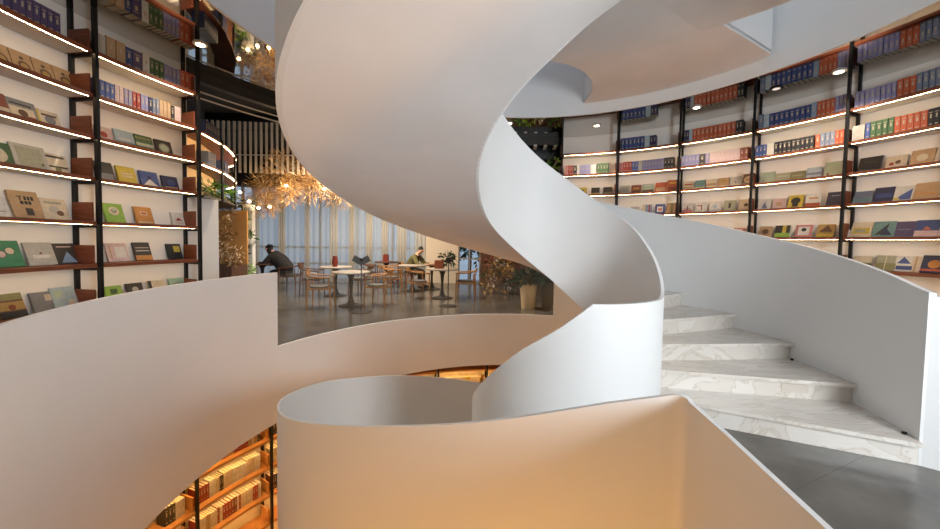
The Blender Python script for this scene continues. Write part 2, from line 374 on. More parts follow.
for k in range(9):
    a = 173.6-13.2*k
    nm = ['first', 'second', 'third', 'fourth', 'fifth', 'sixth', 'seventh', 'eighth', 'ninth'][k]
    bookcase(a, a-13.2, LOW, 'warm lit bookcase on the lower storey, %s bay from the left' % nm, -4.93, FB+.03, lastpost=(k == 0), wood=OAK)
    BAYS['D%d' % (k+1)] = (a, a-13.2, 'lower storey')
SHN = {3.45: 'top shelf', 2.98: 'second shelf', 2.53: 'third shelf', 2.08: 'fourth shelf', 1.60: 'fifth shelf', 1.13: 'sixth shelf', .64: 'seventh shelf', -1.53: 'top shelf', -2.0: 'second shelf', -2.48: 'third shelf', -2.97: 'fourth shelf', -3.46: 'fifth shelf'}

CN = dict(navy=(38, 48, 96), blue=(48, 76, 150), royal=(62, 92, 176), sky=(128, 160, 196), ltblue=(168, 196, 210), lav=(134, 134, 190), lilac=(150, 142, 186), grey=(132, 134, 138), greyblue=(116, 130, 160),
          orange=(214, 84, 40), red=(186, 46, 36), brick=(150, 62, 40), pink=(222, 120, 120), rose=(216, 180, 176), cream=(222, 204, 170), white=(222, 220, 212), black=(34, 36, 42), dark=(58, 54, 52),
          green=(66, 112, 62), lime=(140, 196, 52), pale=(176, 200, 170), olive=(142, 140, 84), teal=(96, 148, 148), tan=(196, 154, 104), brown=(112, 74, 50), yellow=(222, 190, 40), gold=(190, 146, 66), purple=(84, 70, 120), emerald=(40, 140, 92), mint=(160, 206, 176), amber=(222, 138, 44), silver=(190, 186, 174), khaki=(170, 170, 140))
NICE = dict(navy='dark navy', blue='deep blue', royal='bright blue', sky='sky blue', ltblue='pale blue', lav='lavender', lilac='lilac', greyblue='grey blue', rose='pale pink', dark='dark brown-black', pale='pale green', tan='tan', silver='silver grey', orange='orange red', brick='brick red', gold='golden brown')
def cm(c):
    r, g, b = CN[c]; l = .3*r+.55*g+.15*b; k = .24
    return mat('print_'+c, tuple((v*(1-k)+l*k)*.93 for v in (r, g, b)), .5, vary=.16, scale=26)
STR = mat('spine_band_cream', (168, 156, 136), .5)
def spine_mesh(w, h, d, c):
    b = MB(); k = cm(c); t = .003
    b.box((0, t/2, h/2), (w, t, h), k)                                  # spine
    for s in (-1, 1): b.box((s*(w/2-t/2), d/2, h/2), (t, d, h), k)       # boards
    b.box((0, d/2, h/2), (w-2*t, d-.012, h-.008), PAGES)
    s2 = STR if c not in ('white', 'cream', 'rose', 'ltblue', 'silver') else mat('spine_band_dark', (176, 160, 146), .5)
    b.box((0, -.0006, h*.80), (w*.62, .0012, h*.035), s2); b.box((0, -.0006, h*.60), (w*.30, .0012, h*.22), s2); b.box((0, -.0006, h*.16), (w*.5, .0012, h*.05), s2)
    o = b.build('tmp_book'); me = o.data; bpy.data.objects.remove(o); return me
BK = []
def place(me, name, th, r, z, rx=0, rz=0):
    q = pc(th, r); b = dict(me=me, loc=Vector((q[0], q[1], z+.0005)), rot=(rx, 0, rad(th-90)+rz)); BK.append(b); return b
def run(bay, z, u0, items, h=.235, r=RS+.07, d=.17):
    """items: list of (colour, count, width) set side by side from u0"""
    a, b, nm = BAYS[bay]; span = rad(abs(a-b))*r; u = u0*span
    for (c, n, w) in items:
        if c == 'gap': u += w*n; continue
        hh = h*random.uniform(.93, 1.03); me = spine_mesh(w*.94, hh, d, c)
        me.name = 'book_spine_out'
        cn = NICE.get(c, c)
        for k in range(n):
            th = a-math.degrees((u+w/2)/r); u += w
            o = place(me, 'book', th, r+random.uniform(0, .006), z)
            o['label'] = '%s spine on the %s, %s' % (cn, SHN[z], nm); o['group'] = '%s books on the %s, %s' % (cn, SHN[z], nm); o['low'] = z < 0; o['w'] = w
LEAN = rad(-20)
def cover_mesh(w, h, c, shapes, t=.022):
    b = MB(); k = cm(c)
    b.box((0, .0015, h/2), (w, .003, h), k); b.box((0, t-.0015, h/2), (w, .003, h), k); b.box((-w/2+.0015, t/2, h/2), (.003, t-.006, h), k)
    b.box((.002, t/2, h/2), (w-.012, t-.007, h-.008), PAGES)
    for i, s in enumerate(shapes):
        y = -.0012*(1+i*.35)
        if s[0] == 'r':
            _, x0, y0, x1, y1, cc = s
            b.box(((x0+x1)/2*w-w/2, y/2, (y0+y1)/2*h), ((x1-x0)*w, -y, (y1-y0)*h), cm(cc))
        elif s[0] == 'c':
            _, x, yy, rr, cc = s
            n = 18; vs = [(x*w-w/2+rr*w*cos(2*pi*j/n), y, yy*h+rr*w*sin(2*pi*j/n)) for j in range(n)]
            b.add(vs, [tuple(range(n))], cm(cc))
        elif s[0] == 't':
            _, x0, y0, x1, y1, x2, y2, cc = s
            b.add([(x0*w-w/2, y, y0*h), (x1*w-w/2, y, y1*h), (x2*w-w/2, y, y2*h)], [(0, 1, 2)], cm(cc))
    o = b.build('tmp_cover', recalc=True); me = o.data; bpy.data.objects.remove(o); me.name = 'book_face_out'; return me
def lines(x0, x1, y0, n, dy, c, th=.02): return [('r', x0, y0-i*dy, x1-(i % 2)*.08, y0-i*dy+th, c) for i in range(n)]
def title(c='white', y=.82): return [('r', .15, y, .85, y+.07, c), ('r', .25, y-.10, .75, y-.06, c)]
def face(bay, z, u, w, h, c, text, shapes=None, n=1, du=0, lean=LEAN, yaw=0):
    a, b, nm = BAYS[bay]; me = cover_mesh(w, h, c, shapes if shapes is not None else title())
    r = RB-.008-h*sin(-lean)-.022
    for k in range(n):
        th = a+(b-a)*(u+k*du)
        o = place(me, 'book', th, r, z+.022*sin(-lean), lean, yaw)
        o['label'] = '%s on the %s, %s' % (text, SHN[z], nm); o['w'] = w*2.5; o['low'] = False
        if n > 1: o['group'] = '%s, %s' % (text, nm)

# ---- right wall
A, B_, C_, D_, E_, F_, G_ = LEV[:7]
run('B1', B_, .06, [('pink', 1, .06), ('red', 2, .055), ('dark', 1, .09), ('white', 1, .05), ('lav', 4, .058), ('white', 2, .06), ('gap', 1, .02), ('green', 4, .06)], .22)
face('B1', C_, .16, .15, .18, 'dark', 'small dark photo book'); face('B1', C_, .40, .17, .20, 'yellow', 'yellow and black book', [('r', .3, 0, 1, .35, 'black'), ('c', .4, .5, .25, 'dark')])
face('B1', C_, .62, .18, .19, 'black', 'black book with a tan bar', [('r', 0, .05, 1, .3, 'gold')]); face('B1', C_, .83, .18, .19, 'dark', 'dark brown book with green bar', [('r', .1, .1, .9, .35, 'olive')])
face('B1', D_, .78, .17, .2, 'mint', 'mint green book'); 
run('B2', A, .05, [('blue', 6, .075), ('ltblue', 1, .10), ('navy', 2, .06)], .25)
run('B2', B_, .03, [('pink', 1, .075), ('red', 3, .058), ('royal', 2, .062), ('silver', 1, .07), ('lav', 7, .058), ('black', 3, .058)], .22)
face('B2', C_, .12, .19, .20, 'khaki', 'grey green picture book', [('r', .15, .2, .85, .75, 'grey')]); face('B2', C_, .31, .19, .20, 'brick', 'brown red book with dark foot', [('r', 0, 0, 1, .3, 'dark'), ('r', .2, .5, .8, .7, 'gold')])
face('B2', C_, .50, .20, .21, 'pale', 'cream green landscape book', [('r', 0, 0, 1, .35, 'brown'), ('r', .1, .75, .9, .85, 'white')]); face('B2', C_, .70, .21, .22, 'orange', 'orange red book with cream panel', [('r', .1, .15, .9, .5, 'tan')])
face('B2', C_, .88, .20, .25, 'orange', 'tall bright orange book with dark figures', [('r', .05, .1, .95, .35, 'brick'), ('r', .2, .7, .8, .8, 'yellow')])
face('B2', D_, .12, .16, .16, 'brown', 'small reddish brown book', [('r', .2, .3, .8, .8, 'rose')]); face('B2', D_, .30, .16, .18, 'silver', 'grey book with soft portrait', [('r', .2, .1, .7, .6, 'grey')])
face('B2', D_, .50, .18, .22, 'sky', 'blue white and red striped book', [('r', .0, 0, .3, 1, 'cream'), ('r', .65, 0, .8, 1, 'red')]); face('B2', D_, .70, .18, .22, 'royal', 'blue framed book with white middle', [('r', .2, .2, .8, .75, 'white'), ('r', .3, .3, .7, .6, 'pink')])
face('B2', D_, .88, .18, .23, 'tan', 'tan book with green stripe', [('r', .4, 0, .6, 1, 'olive')])
run('B3', A, .04, [('navy', 2, .045), ('ltblue', 1, .06), ('orange', 10, .068), ('black', 2, .05)], .24)
run('B3', B_, .02, [('lav', 5, .06), ('dark', 1, .10), ('lilac', 1, .07), ('rose', 8, .058), ('brick', 2, .062)], .22)
for k, (c, tx, sh) in enumerate([('cream', 'cream book with orange foot', [('r', 0, 0, 1, .35, 'tan'), ('r', .1, .55, .9, .7, 'orange')]), ('teal', 'teal landscape book', [('r', 0, 0, 1, .3, 'khaki')]), ('cream', 'cream and tan banded book', [('r', 0, .3, 1, .55, 'tan')]), ('tan', 'golden desert picture book', [('r', 0, .55, 1, .75, 'gold'), ('r', 0, 0, 1, .2, 'cream')]), ('silver', 'plain grey beige book with small mark', [('c', .5, .45, .08, 'dark')]), ('brown', 'brown book with cream oval', [('c', .5, .5, .38, 'cream'), ('c', .5, .5, .25, 'tan')])]):
    face('B3', C_, .11+k*.158, .17, .20+(.03 if k == 5 else 0), c, tx, sh)
for k, (c, tx, sh) in enumerate([('white', 'white book with pink foot and dark cross', [('r', 0, 0, 1, .3, 'pink'), ('r', .45, .3, .55, .7, 'brick'), ('r', .2, .35, .8, .42, 'brick')]), ('white', 'white book with red brush title', [('r', .1, .6, .6, .7, 'red'), ('r', .5, .2, .6, .6, 'red')]), ('white', 'plain white book with pale drawing', [('c', .5, .5, .2, 'ltblue')]), ('khaki', 'olive book with small dark figure', [('r', .4, .3, .6, .75, 'dark')]), ('cream', 'cream book with dark emblem', [('c', .6, .5, .18, 'brown')])]):
    face('B3', D_, .11+k*.19, .18, .22, c, tx, sh)
for k, (c, tx) in enumerate([('dark', 'dark brown book partly hidden by the stair wall'), ('gold', 'golden brown book partly hidden by the stair wall'), ('navy', 'navy book partly hidden by the stair wall'), ('pink', 'dusky pink book beside the post')]):
    face('B3', E_, .18+k*.21, .17, .18, c, tx)
run('B4', A, .03, [('greyblue', 1, .07), ('ltblue', 1, .08), ('blue', 8, .066), ('sky', 1, .07), ('orange', 4, .052), ('lav', 3, .045)], .25)
run('B4', B_, .01, [('blue', 3, .052), ('silver', 1, .10), ('black', 9, .056), ('gap', 1, .01), ('orange', 1, .06), ('greyblue', 3, .056), ('orange', 2, .05)], .22)
for k, (u, w, h, c, tx, sh) in enumerate([(.12, .20, .22, 'pale', 'pale green book with orange spot', [('c', .3, .25, .06, 'orange')]), (.29, .19, .17, 'khaki', 'sage green book', [('r', .15, .6, .85, .7, 'pale')]), (.45, .19, .17, 'olive', 'muted green cloth book', [('r', .15, .5, .85, .62, 'khaki')]), (.62, .18, .20, 'ltblue', 'pale blue book with dark band', [('r', 0, .35, 1, .55, 'greyblue')]), (.82, .22, .25, 'pale', 'tall cream green book with tiny tag', [('r', .15, .1, .28, .25, 'brown')])]):
    face('B4', C_, u, w, h, c, tx, sh)
for k, (u, w, h, c, tx, sh) in enumerate([(.10, .17, .20, 'white', 'white book with grey blue figure', [('t', .3, .1, .8, .1, .55, .75, 'greyblue')]), (.27, .18, .19, 'rose', 'pale pink book with square picture', [('r', .3, .3, .7, .65, 'tan')]), (.45, .19, .23, 'yellow', 'yellow book with black lion silhouette', [('c', .5, .55, .32, 'black'), ('r', .3, .1, .7, .5, 'black')]), (.63, .19, .23, 'white', 'white book with orange foot', [('r', 0, 0, 1, .3, 'orange'), ('r', .2, .6, .8, .72, 'amber')]), (.85, .21, .23, 'navy', 'plain navy purple book', [('r', .25, .7, .75, .76, 'lav')])]):
    face('B4', D_, u, w, h, c, tx, sh)
for k, (u, w, h, c, tx, sh) in enumerate([(.13, .17, .20, 'tan', 'tan book with brown face', [('c', .5, .5, .28, 'brown')]), (.32, .20, .21, 'lime', 'black and yellow book with bright green foot', [('r', 0, .35, .5, 1, 'black'), ('r', .5, .35, .75, 1, 'yellow'), ('r', .75, .35, 1, 1, 'dark')]), (.55, .20, .21, 'pink', 'pink framed book with black and white figure', [('r', .15, .15, .85, .85, 'white'), ('c', .5, .6, .16, 'black')]), (.77, .20, .21, 'gold', 'golden book with brown peak', [('t', .1, .4, .9, .4, .6, .95, 'brown'), ('r', 0, 0, 1, .25, 'yellow')]), (.95, .12, .18, 'white', 'small white card book beside the post', [('t', .2, .2, .8, .2, .5, .8, 'greyblue')])]):
    face('B4', E_, u, w, h, c, tx, sh)
face('B4', F_, .66, .24, .14, 'cream', 'cream book just above the stair wall', [('r', .1, .3, .9, .5, 'khaki')])
run('B5', A, .03, [('lav', 8, .052), ('orange', 3, .058), ('greyblue', 7, .055)], .25)
run('B5', B_, .02, [('silver', 1, .14), ('royal', 1, .05), ('green', 4, .058), ('orange', 5, .06), ('black', 4, .05)], .23)
for (z, L) in ((C_, [(.14, .24, .24, 'black', 'large black book', [('r', .2, .6, .8, .7, 'dark')]), (.35, .20, .20, 'cream', 'cream book with red brown figures', [('c', .3, .4, .12, 'red'), ('c', .6, .5, .14, 'brown')]), (.55, .21, .23, 'tan', 'tan book with gold flourish', [('c', .5, .5, .25, 'cream')]), (.72, .18, .22, 'cream', 'cream book with grey spine', [('r', .1, .1, .4, .9, 'silver')])]),
               (D_, [(.09, .20, .20, 'greyblue', 'grey blue seascape book', [('r', 0, .2, 1, .4, 'teal')]), (.27, .20, .23, 'navy', 'navy photo book', [('r', .1, .3, .9, .6, 'blue')]), (.42, .21, .22, 'white', 'white book with blue and yellow diagonal', [('t', .1, .1, .9, .1, .9, .8, 'royal'), ('r', .1, .1, .4, .25, 'yellow')]), (.60, .23, .24, 'tan', 'tan orange book with gold lines', [('r', .1, .3, .9, .4, 'amber')]), (.78, .2, .22, 'cream', 'cream book at the photo edge', None)]),
               (E_, [(.10, .22, .23, 'cream', 'cream yellow map book', [('r', .1, .2, .9, .6, 'yellow'), ('r', .2, .3, .7, .5, 'khaki')]), (.29, .22, .23, 'teal', 'dark green and blue figures book', [('t', .1, .1, .6, .2, .7, .9, 'dark'), ('t', .4, .1, .9, .1, .5, .7, 'navy')]), (.45, .21, .22, 'purple', 'dark purple book with pale line', [('r', .2, .45, .8, .5, 'grey')]), (.62, .21, .23, 'blue', 'blue book with white foot', [('r', 0, 0, 1, .35, 'rose'), ('t', .3, .4, .7, .4, .5, .6, 'orange')]), (.78, .20, .22, 'rose', 'pinkish tan book at the photo edge', None)]),
               (F_, [(.12, .19, .20, 'olive', 'lime yellow book with line drawing', [('r', 0, .5, 1, 1, 'cream'), ('r', 0, 0, 1, .2, 'yellow')]), (.32, .20, .22, 'khaki', 'khaki book with pale band', [('r', 0, 0, 1, .5, 'olive'), ('r', .45, 0, .5, 1, 'cream')]), (.47, .19, .22, 'white', 'white book with blue wave', [('t', .1, .5, .8, .5, .4, .95, 'royal'), ('r', .1, .1, .9, .35, 'blue')]), (.56, .10, .22, 'cream', 'slim cream paperback', [('r', .3, 0, .5, 1, 'tan')]), (.69, .23, .24, 'navy', 'navy book with orange circle', [('c', .5, .5, .25, 'amber'), ('r', 0, .1, 1, .22, 'orange')])]),
               (G_, [(.70, .20, .20, 'rose', 'pink book with a dark face', [('c', .35, .55, .2, 'dark')])])):
    for (u, w, h, c, tx, sh) in L: face('B5', z, u, w, h, c, tx, sh)
# ---- left wall
run('L1', A, .32, [('lilac', 2, .055), ('purple', 8, .055), ('gap', 1, .01)], .24)
face('L1', B_, .50, .16, .25, 'tan', 'tan book with round brown pot picture', [('c', .55, .42, .30, 'brown'), ('c', .55, .40, .20, 'gold'), ('c', .5, .72, .10, 'dark'), ('r', .2, .05, .8, .12, 'cream')], n=4, du=.14)
for (z, L) in ((C_, [(.46, .20, .24, 'brick', 'red brown photo book with food', [('r', 0, .1, 1, .4, 'cream'), ('c', .5, .5, .2, 'red')]), (.63, .24, .23, 'grey', 'grey book with cream and brown collage', [('r', .1, .1, .9, .65, 'cream'), ('r', .15, .75, .85, .82, 'dark'), ('c', .5, .4, .16, 'brown'), ('r', .6, .1, .9, .3, 'red')]), (.80, .21, .20, 'cream', 'cream and yellow map book', [('r', 0, 0, .2, 1, 'yellow'), ('c', .6, .5, .22, 'grey'), ('r', .3, .7, .9, .8, 'brown')])]),
               (D_, [(.47, .22, .23, 'green', 'green edged round cornered book', [('c', .45, .45, .36, 'cream'), ('r', .1, .75, .6, .85, 'black')]), (.67, .27, .26, 'silver', 'large silver grey album', [('r', .12, .12, .88, .88, 'khaki'), ('c', .8, .25, .04, 'dark')]), (.85, .20, .22, 'cream', 'cream book with black city skyline', [('r', .1, .8, .9, .9, 'black'), ('r', .05, .3, .95, .38, 'dark'), ('c', .5, .2, .14, 'olive')])]),
               (E_, [(.45, .20, .20, 'white', 'white book with thin red line', [('r', .2, .25, .8, .28, 'brick')]), (.63, .23, .28, 'tan', 'thick beige book with heavy black title', [('r', .26, .78, .44, .81, 'black'), ('r', .33, .64, .37, .80, 'black')]+[('r', .48, .66, .56, .80, 'black'), ('r', .60, .66, .68, .80, 'black'), ('r', .72, .66, .80, .80, 'black'), ('r', .32, .50, .42, .62, 'black'), ('r', .46, .50, .56, .62, 'black'), ('r', .60, .50, .68, .62, 'black'), ('r', .42, .10, .66, .36, 'dark')]), (.83, .22, .23, 'cream', 'cream book with food bowls', [('c', .45, .45, .2, 'silver'), ('c', .65, .3, .14, 'brown'), ('r', .15, .75, .8, .85, 'khaki')])]),
               (F_, [(.49, .25, .26, 'emerald', 'emerald green book with two cream bubbles', [('c', .38, .48, .15, 'dark'), ('c', .38, .48, .13, 'rose'), ('c', .66, .60, .15, 'dark'), ('c', .66, .60, .13, 'cream')]), (.72, .23, .24, 'silver', 'pale grey book with tiny red dot', [('c', .5, .52, .05, 'brick'), ('r', .2, .3, .8, .45, 'white')]), (.89, .20, .23, 'dark', 'dark book with light blue gown figure', [('t', .25, .05, .95, .05, .6, .6, 'sky'), ('r', .2, .8, .85, .85, 'rose')])]),
               (G_, [(.52, .20, .24, 'brown', 'dark brown book with orange desert scene', [('r', 0, .72, 1, 1, 'olive'), ('r', 0, .3, 1, .65, 'gold'), ('r', 0, 0, 1, .25, 'black'), ('c', .5, .42, .14, 'brick')]), (.74, .20, .22, 'grey', 'grey speckled book with white square', [('r', .55, .55, .85, .85, 'cream')]), (.88, .21, .25, 'ltblue', 'pale blue map book', [('r', .1, .55, .45, .85, 'pale'), ('r', .6, .15, .9, .4, 'cream')])])):
    for (u, w, h, c, tx, sh) in L: face('L1', z, u, w, h, c, tx, sh)
run('L2', A, .04, [('silver', 2, .06), ('tan', 2, .10), ('blue', 1, .07), ('purple', 1, .11), ('white', 1, .08), ('green', 3, .055), ('lav', 4, .05), ('orange', 3, .06), ('sky', 1, .05)], .25)
run('L2', B_, .04, [('royal', 4, .05), ('rose', 2, .045), ('lilac', 2, .045), ('red', 2, .045), ('lav', 2, .045), ('navy', 1, .045), ('greyblue', 2, .04), ('tan', 3, .045), ('dark', 1, .045), ('rose', 2, .04)], .22)
for (z, L) in ((C_, [(.22, .19, .20, 'rose', 'white and red flower book', [('c', .5, .5, .2, 'red'), ('c', .3, .3, .1, 'grey')]), (.40, .21, .22, 'ltblue', 'pale blue sky landscape book', [('r', 0, 0, 1, .3, 'teal'), ('r', .2, .4, .8, .5, 'white')]), (.58, .20, .22, 'green', 'dark green meadow book', [('r', 0, .3, 1, .5, 'pale'), ('r', 0, .75, 1, .85, 'olive')]), (.77, .20, .22, 'dark', 'dark green book with pale leaf oval', [('c', .5, .5, .32, 'khaki'), ('c', .5, .5, .22, 'pale')])]),
               (D_, [(.22, .18, .24, 'dark', 'dark photo book with grey foot', [('r', .1, .1, .9, .4, 'grey')]), (.41, .20, .23, 'yellow', 'bright yellow book with pale stripes', [('r', .2, .4, .8, .47, 'cream'), ('r', .2, .55, .8, .62, 'cream')]), (.62, .21, .22, 'royal', 'blue book with white dancers', [('t', .1, .1, .9, .1, .5, .5, 'white'), ('c', .5, .6, .1, 'navy')]), (.83, .20, .20, 'navy', 'navy book with grey swirl', [('c', .55, .5, .25, 'blue'), ('r', .1, .15, .9, .22, 'tan')])]),
               (E_, [(.29, .20, .24, 'lime', 'lime green book with a face in a circle', [('c', .5, .6, .27, 'cream'), ('c', .5, .62, .13, 'dark'), ('c', .5, .64, .10, 'pale')]), (.56, .20, .23, 'amber', 'orange book with white title box', [('r', .3, .5, .7, .72, 'cream'), ('r', .35, .55, .65, .67, 'orange'), ('r', .1, .05, .9, .12, 'cream')]), (.91, .17, .19, 'white', 'white book with red fan', [('t', .2, .35, .8, .35, .5, .6, 'red'), ('r', .2, .15, .8, .2, 'tan')])]),
               (F_, [(.31, .22, .23, 'rose', 'pinkish white book with text columns', [('r', .4, .2, .9, .8, 'white'), ('r', .15, .1, .2, .9, 'tan')]), (.54, .19, .24, 'dark', 'black photo book with orange foot', [('r', 0, 0, 1, .28, 'amber'), ('r', .1, .5, .9, .56, 'silver'), ('r', .1, .68, .9, .72, 'silver')]), (.86, .18, .22, 'black', 'dark green book with yellow panel', [('r', .45, .45, .9, .85, 'yellow')])]),
               (G_, [(.28, .18, .20, 'lime', 'green checked book with pale foot', [('r', 0, 0, 1, .3, 'pale'), ('r', .3, .5, .7, .8, 'green')]), (.47, .18, .21, 'dark', 'black and white portrait book with lime foot', [('c', .5, .6, .2, 'silver'), ('r', 0, 0, 1, .2, 'lime')]), (.68, .20, .22, 'cream', 'yellow book with black picture', [('r', 0, 0, .2, 1, 'dark'), ('r', .4, .1, .8, .5, 'black')]), (.88, .18, .23, 'mint', 'mint green picture book', [('r', .3, .2, .7, .7, 'khaki')])])):
    for (u, w, h, c, tx, sh) in L: face('L2', z, u, w, h, c, tx, sh)
# ---- lower storey rows
rn = random.Random(3)
for bay, z, u0, u1 in [('D2', -1.53, .30, .92), ('D2', -2.0, .04, .90), ('D2', -2.48, .04, .90), ('D2', -2.97, .04, .9), ('D1', -2.0, .72, .93), ('D1', -2.48, .7, .93), ('D3', -2.0, .03, .22), ('D3', -1.53, .03, .2), ('D3', -2.48, .03, .22), ('D3', -2.97, .03, .2), ('D5', -2.0, .55, .93), ('D6', -2.0, .05, .92), ('D7', -2.0, .05, .5)]:
    u = 0; items = []; tot = (u1-u0)*rad(13.2)*(RS+.1)
    while u < tot-.04:
        c = rn.choice(['cream', 'cream', 'white', 'white', 'red', 'brick', 'red', 'tan', 'white', 'cream', 'dark'] if bay not in ('D5', 'D6', 'D7') else ['cream', 'cream', 'yellow', 'white'])
        w = rn.choice([.03, .036, .045]); n = rn.choice([1, 2, 3]); n = min(n, max(1, int((tot-u)/w))); items.append((c, n, w)); u += n*w
    run(bay, z, u0, items, .25, RS+.10, .16)
run('L2', F_, 10, [], .2)
# books beyond the cafe end, standing on the curved case (path given in metres)
CV = [(-3.86, 5.28), (-3.93, 5.62), (-4.03, 6.03), (-4.22, 6.50), (-4.47, 7.0), (-4.86, 7.55), (-5.3, 7.9)]
def cvp(s):
    k = min(len(CV)-2, int(s)); t = s-k; a = Vector(CV[k]); b = Vector(CV[k+1]); d = (b-a).normalized(); return a*(1-t)+b*t, d
for z, s0, n, c in ((2.98, .8, 9, 'navy'), (2.53, 1.0, 5, 'greyblue'), (2.53, 2.6, 5, 'royal')):
    me = spine_mesh(.05, .24, .17, c)
    for k in range(n):
        p_, d_ = cvp(s0+k*.125); nrm = Vector((-d_.y, d_.x)); q = p_+nrm*.08
        BK.append(dict(me=me, loc=Vector((q.x, q.y, z+.0005)), rot=(0, 0, math.atan2(nrm.y, nrm.x)-pi/2), label='%s book spine on the %s board of the glowing curved bookcase' % (NICE.get(c, c), 'upper' if z > 2.9 else 'middle'), group='%s books on the curved bookcase' % c, low=False, w=.05))
camp = Vector((0, 0, 1.45))
def score(b): return b['w']/max(.3, (b['loc']-camp).length)**1.6*(.45 if b['low'] else 1)
BK.sort(key=score, reverse=True)
rest = []
for i, b in enumerate(BK):
    if i < 300:
        o = bpy.data.objects.new('book', b['me']); COL.objects.link(o); o.location = b['loc']; o.rotation_euler = b['rot']
        tagset(o, b['label'], 'book', b.get('group'))
    else: rest.append(b)
bm = bmesh.new(); mats = []
for b in rest:
    me = b['me']; M_ = Matrix.Translation(b['loc']) @ Matrix.Rotation(b['rot'][2], 4, 'Z') @ Matrix.Rotation(b['rot'][0], 4, 'X')
    vs = [bm.verts.new(M_ @ v.co) for v in me.vertices]
    for p_ in me.polygons:
        m = me.materials[p_.material_index]
        if m not in mats: mats.append(m)
        try: f = bm.faces.new([vs[i] for i in p_.vertices]); f.material_index = mats.index(m)
        except ValueError: pass
if rest:
    me = bpy.data.meshes.new('book_rows'); bm.to_mesh(me)
    for m in mats: me.materials.append(m)
    tagset(link('book_rows', me), 'small far book spines filling the warm lower shelves and distant rows', 'books', None, 'stuff')
bm.free()

# ------------------------------------------------------------------ downlights under the polished soffit
BULB = mat('lamp_glow', (255, 232, 196), .5, emit=14)
for i, (x, y, lb) in enumerate([(2.64, 7.55, 'over the bay next to the dark opening'), (4.03, 6.48, 'in front of the orange volumes'), (4.74, 5.66, 'unlit looking, in front of the blue volumes'), (5.13, 5.10, 'brightest on the right, nearest the photo edge'), (-3.43, 4.66, 'on the left beside the last black post'), (.82, 7.50, 'beside the dark opening, half behind the stair')]):
    t = thing('downlight', 'small round downlight '+lb, 'lamp', (x, y, UB-.0)); O3 = (x, y, UB)
    m = MB(); m.lathe([(.075, -.012), (.082, 0), (.05, .0), (.05, -.006)], STEEL if i == 2 else mat('lamp_rim', (210, 205, 198), .4), (x, y, UB)); m.build('rim', t, True, O3)
    m = MB(); m.lathe([(.048, -.016), (.048, -.007)], mat('lamp_dim', (210, 200, 190), .5, emit=.9) if i == 2 else BULB, (x, y, UB)); m.build('lens', t, False, O3)
    l = bpy.data.lights.new('downlight_bulb', 'SPOT'); l.energy = 95; l.color = (1, .84, .66); l.spot_size = rad(120); l.spot_blend = .8; l.shadow_soft_size = .06
    lo = bpy.data.objects.new('bulb', l); COL.objects.link(lo); lo.parent = t; lo.location = (0, 0, -.05)

# ------------------------------------------------------------------ cafe shell
BROWN = mat('brown_panel', (104, 70, 50), .6, vary=.3, scale=3, stretch=(6, 6, 1))
BEIGE = mat('beige_wall', (226, 206, 180), .75)
def wallseg(p, q, z0, z1, m, name, t=.12):
    p = Vector(p); q = Vector(q); d = (q-p).normalized(); n = Vector((-d.y, d.x))*t
    g = MB(); g.ribbon([(p, p+n, z0, z1, z0, z1), (q, q+n, z0, z1, z0, z1)], m); return tagset(g.build(name), kind='structure')
HC = 4.3
wallseg((-8.6, 11.2), (-8.6, 5.2), 0, HC, BEIGE, 'wall_left', -.12)
wallseg((-8.6, 5.2), (-5.2, 5.2), 0, HC, BEIGE, 'wall_cafe_near', -.12)
wallseg((-1.42, 12.3), (-.30, 12.3), 0, HC, BEIGE, 'wall_back')
wallseg((.46, 12.3), (4.2, 12.3), 0, HC, BROWN, 'wall_back_brown')
wallseg((4.2, 12.3), (4.2, 8.2), 0, HC, BROWN, 'wall_right')
wallseg((4.2, 8.2), pc(68, RB+.13), 0, HC, BROWN, 'wall_cafe_side')
wallseg((-8.6, 11.75), (-1.42, 12.95), 3.15, HC, DARK, 'wall_curtain_header')
wallseg((-.3, 12.35), (.46, 12.35), 2.6, HC, BEIGE, 'wall_over_door')
g = MB(); g.prism([(-8.7, 13.1), (-8.7, 5.1)]+[pc(t, RB+.14) for t in rng(158, 66, 4)]+[(4.3, 8.1), (4.3, 13.1)], HC, HC+.1, DARK); tagset(g.build('ceiling_cafe'), kind='structure')
g = MB(); g.ribbon([(pc(t, RB+.01), pc(t, RB+.13), 3.76, HC, 3.76, HC) for t in rng(77, 158.5, 3)], mat('dark_beam', (30, 28, 27), .5)); tagset(g.build('trim_3', None, True), kind='structure')
# window wall behind the curtains: mullions and rails
FR = mat('window_frame', (150, 146, 140), .5)
wa, wb = Vector((-8.5, 11.55)), Vector((-1.42, 12.72)); wd = (wb-wa).normalized(); wlen = (wb-wa).length; wang = math.atan2(wd.y, wd.x)
win = MB()
for k in range(7):
    q = wa+wd*wlen*k/6; win.box((q.x, q.y, 1.6), (.07, .07, 3.2), FR, rz=wang)
for z in (.05, .62, 1.16, 3.12):
    q = (wa+wb)/2; win.box((q.x, q.y, z), (wlen, .06, .06), FR, rz=wang)
tagset(win.build('window_1'), kind='structure')
w2 = MB(); w2.box((.08, 12.38, 2.58), (.78, .06, .06), FR); w2.box((.08, 12.38, .03), (.78, .06, .06), FR)
for x in (-.28, .08, .44): w2.box((x, 12.38, 1.3), (.05, .06, 2.6), FR)
w2.box((.08, 12.38, .85), (.78, .05, .05), FR); tagset(w2.build('window_2'), kind='structure')
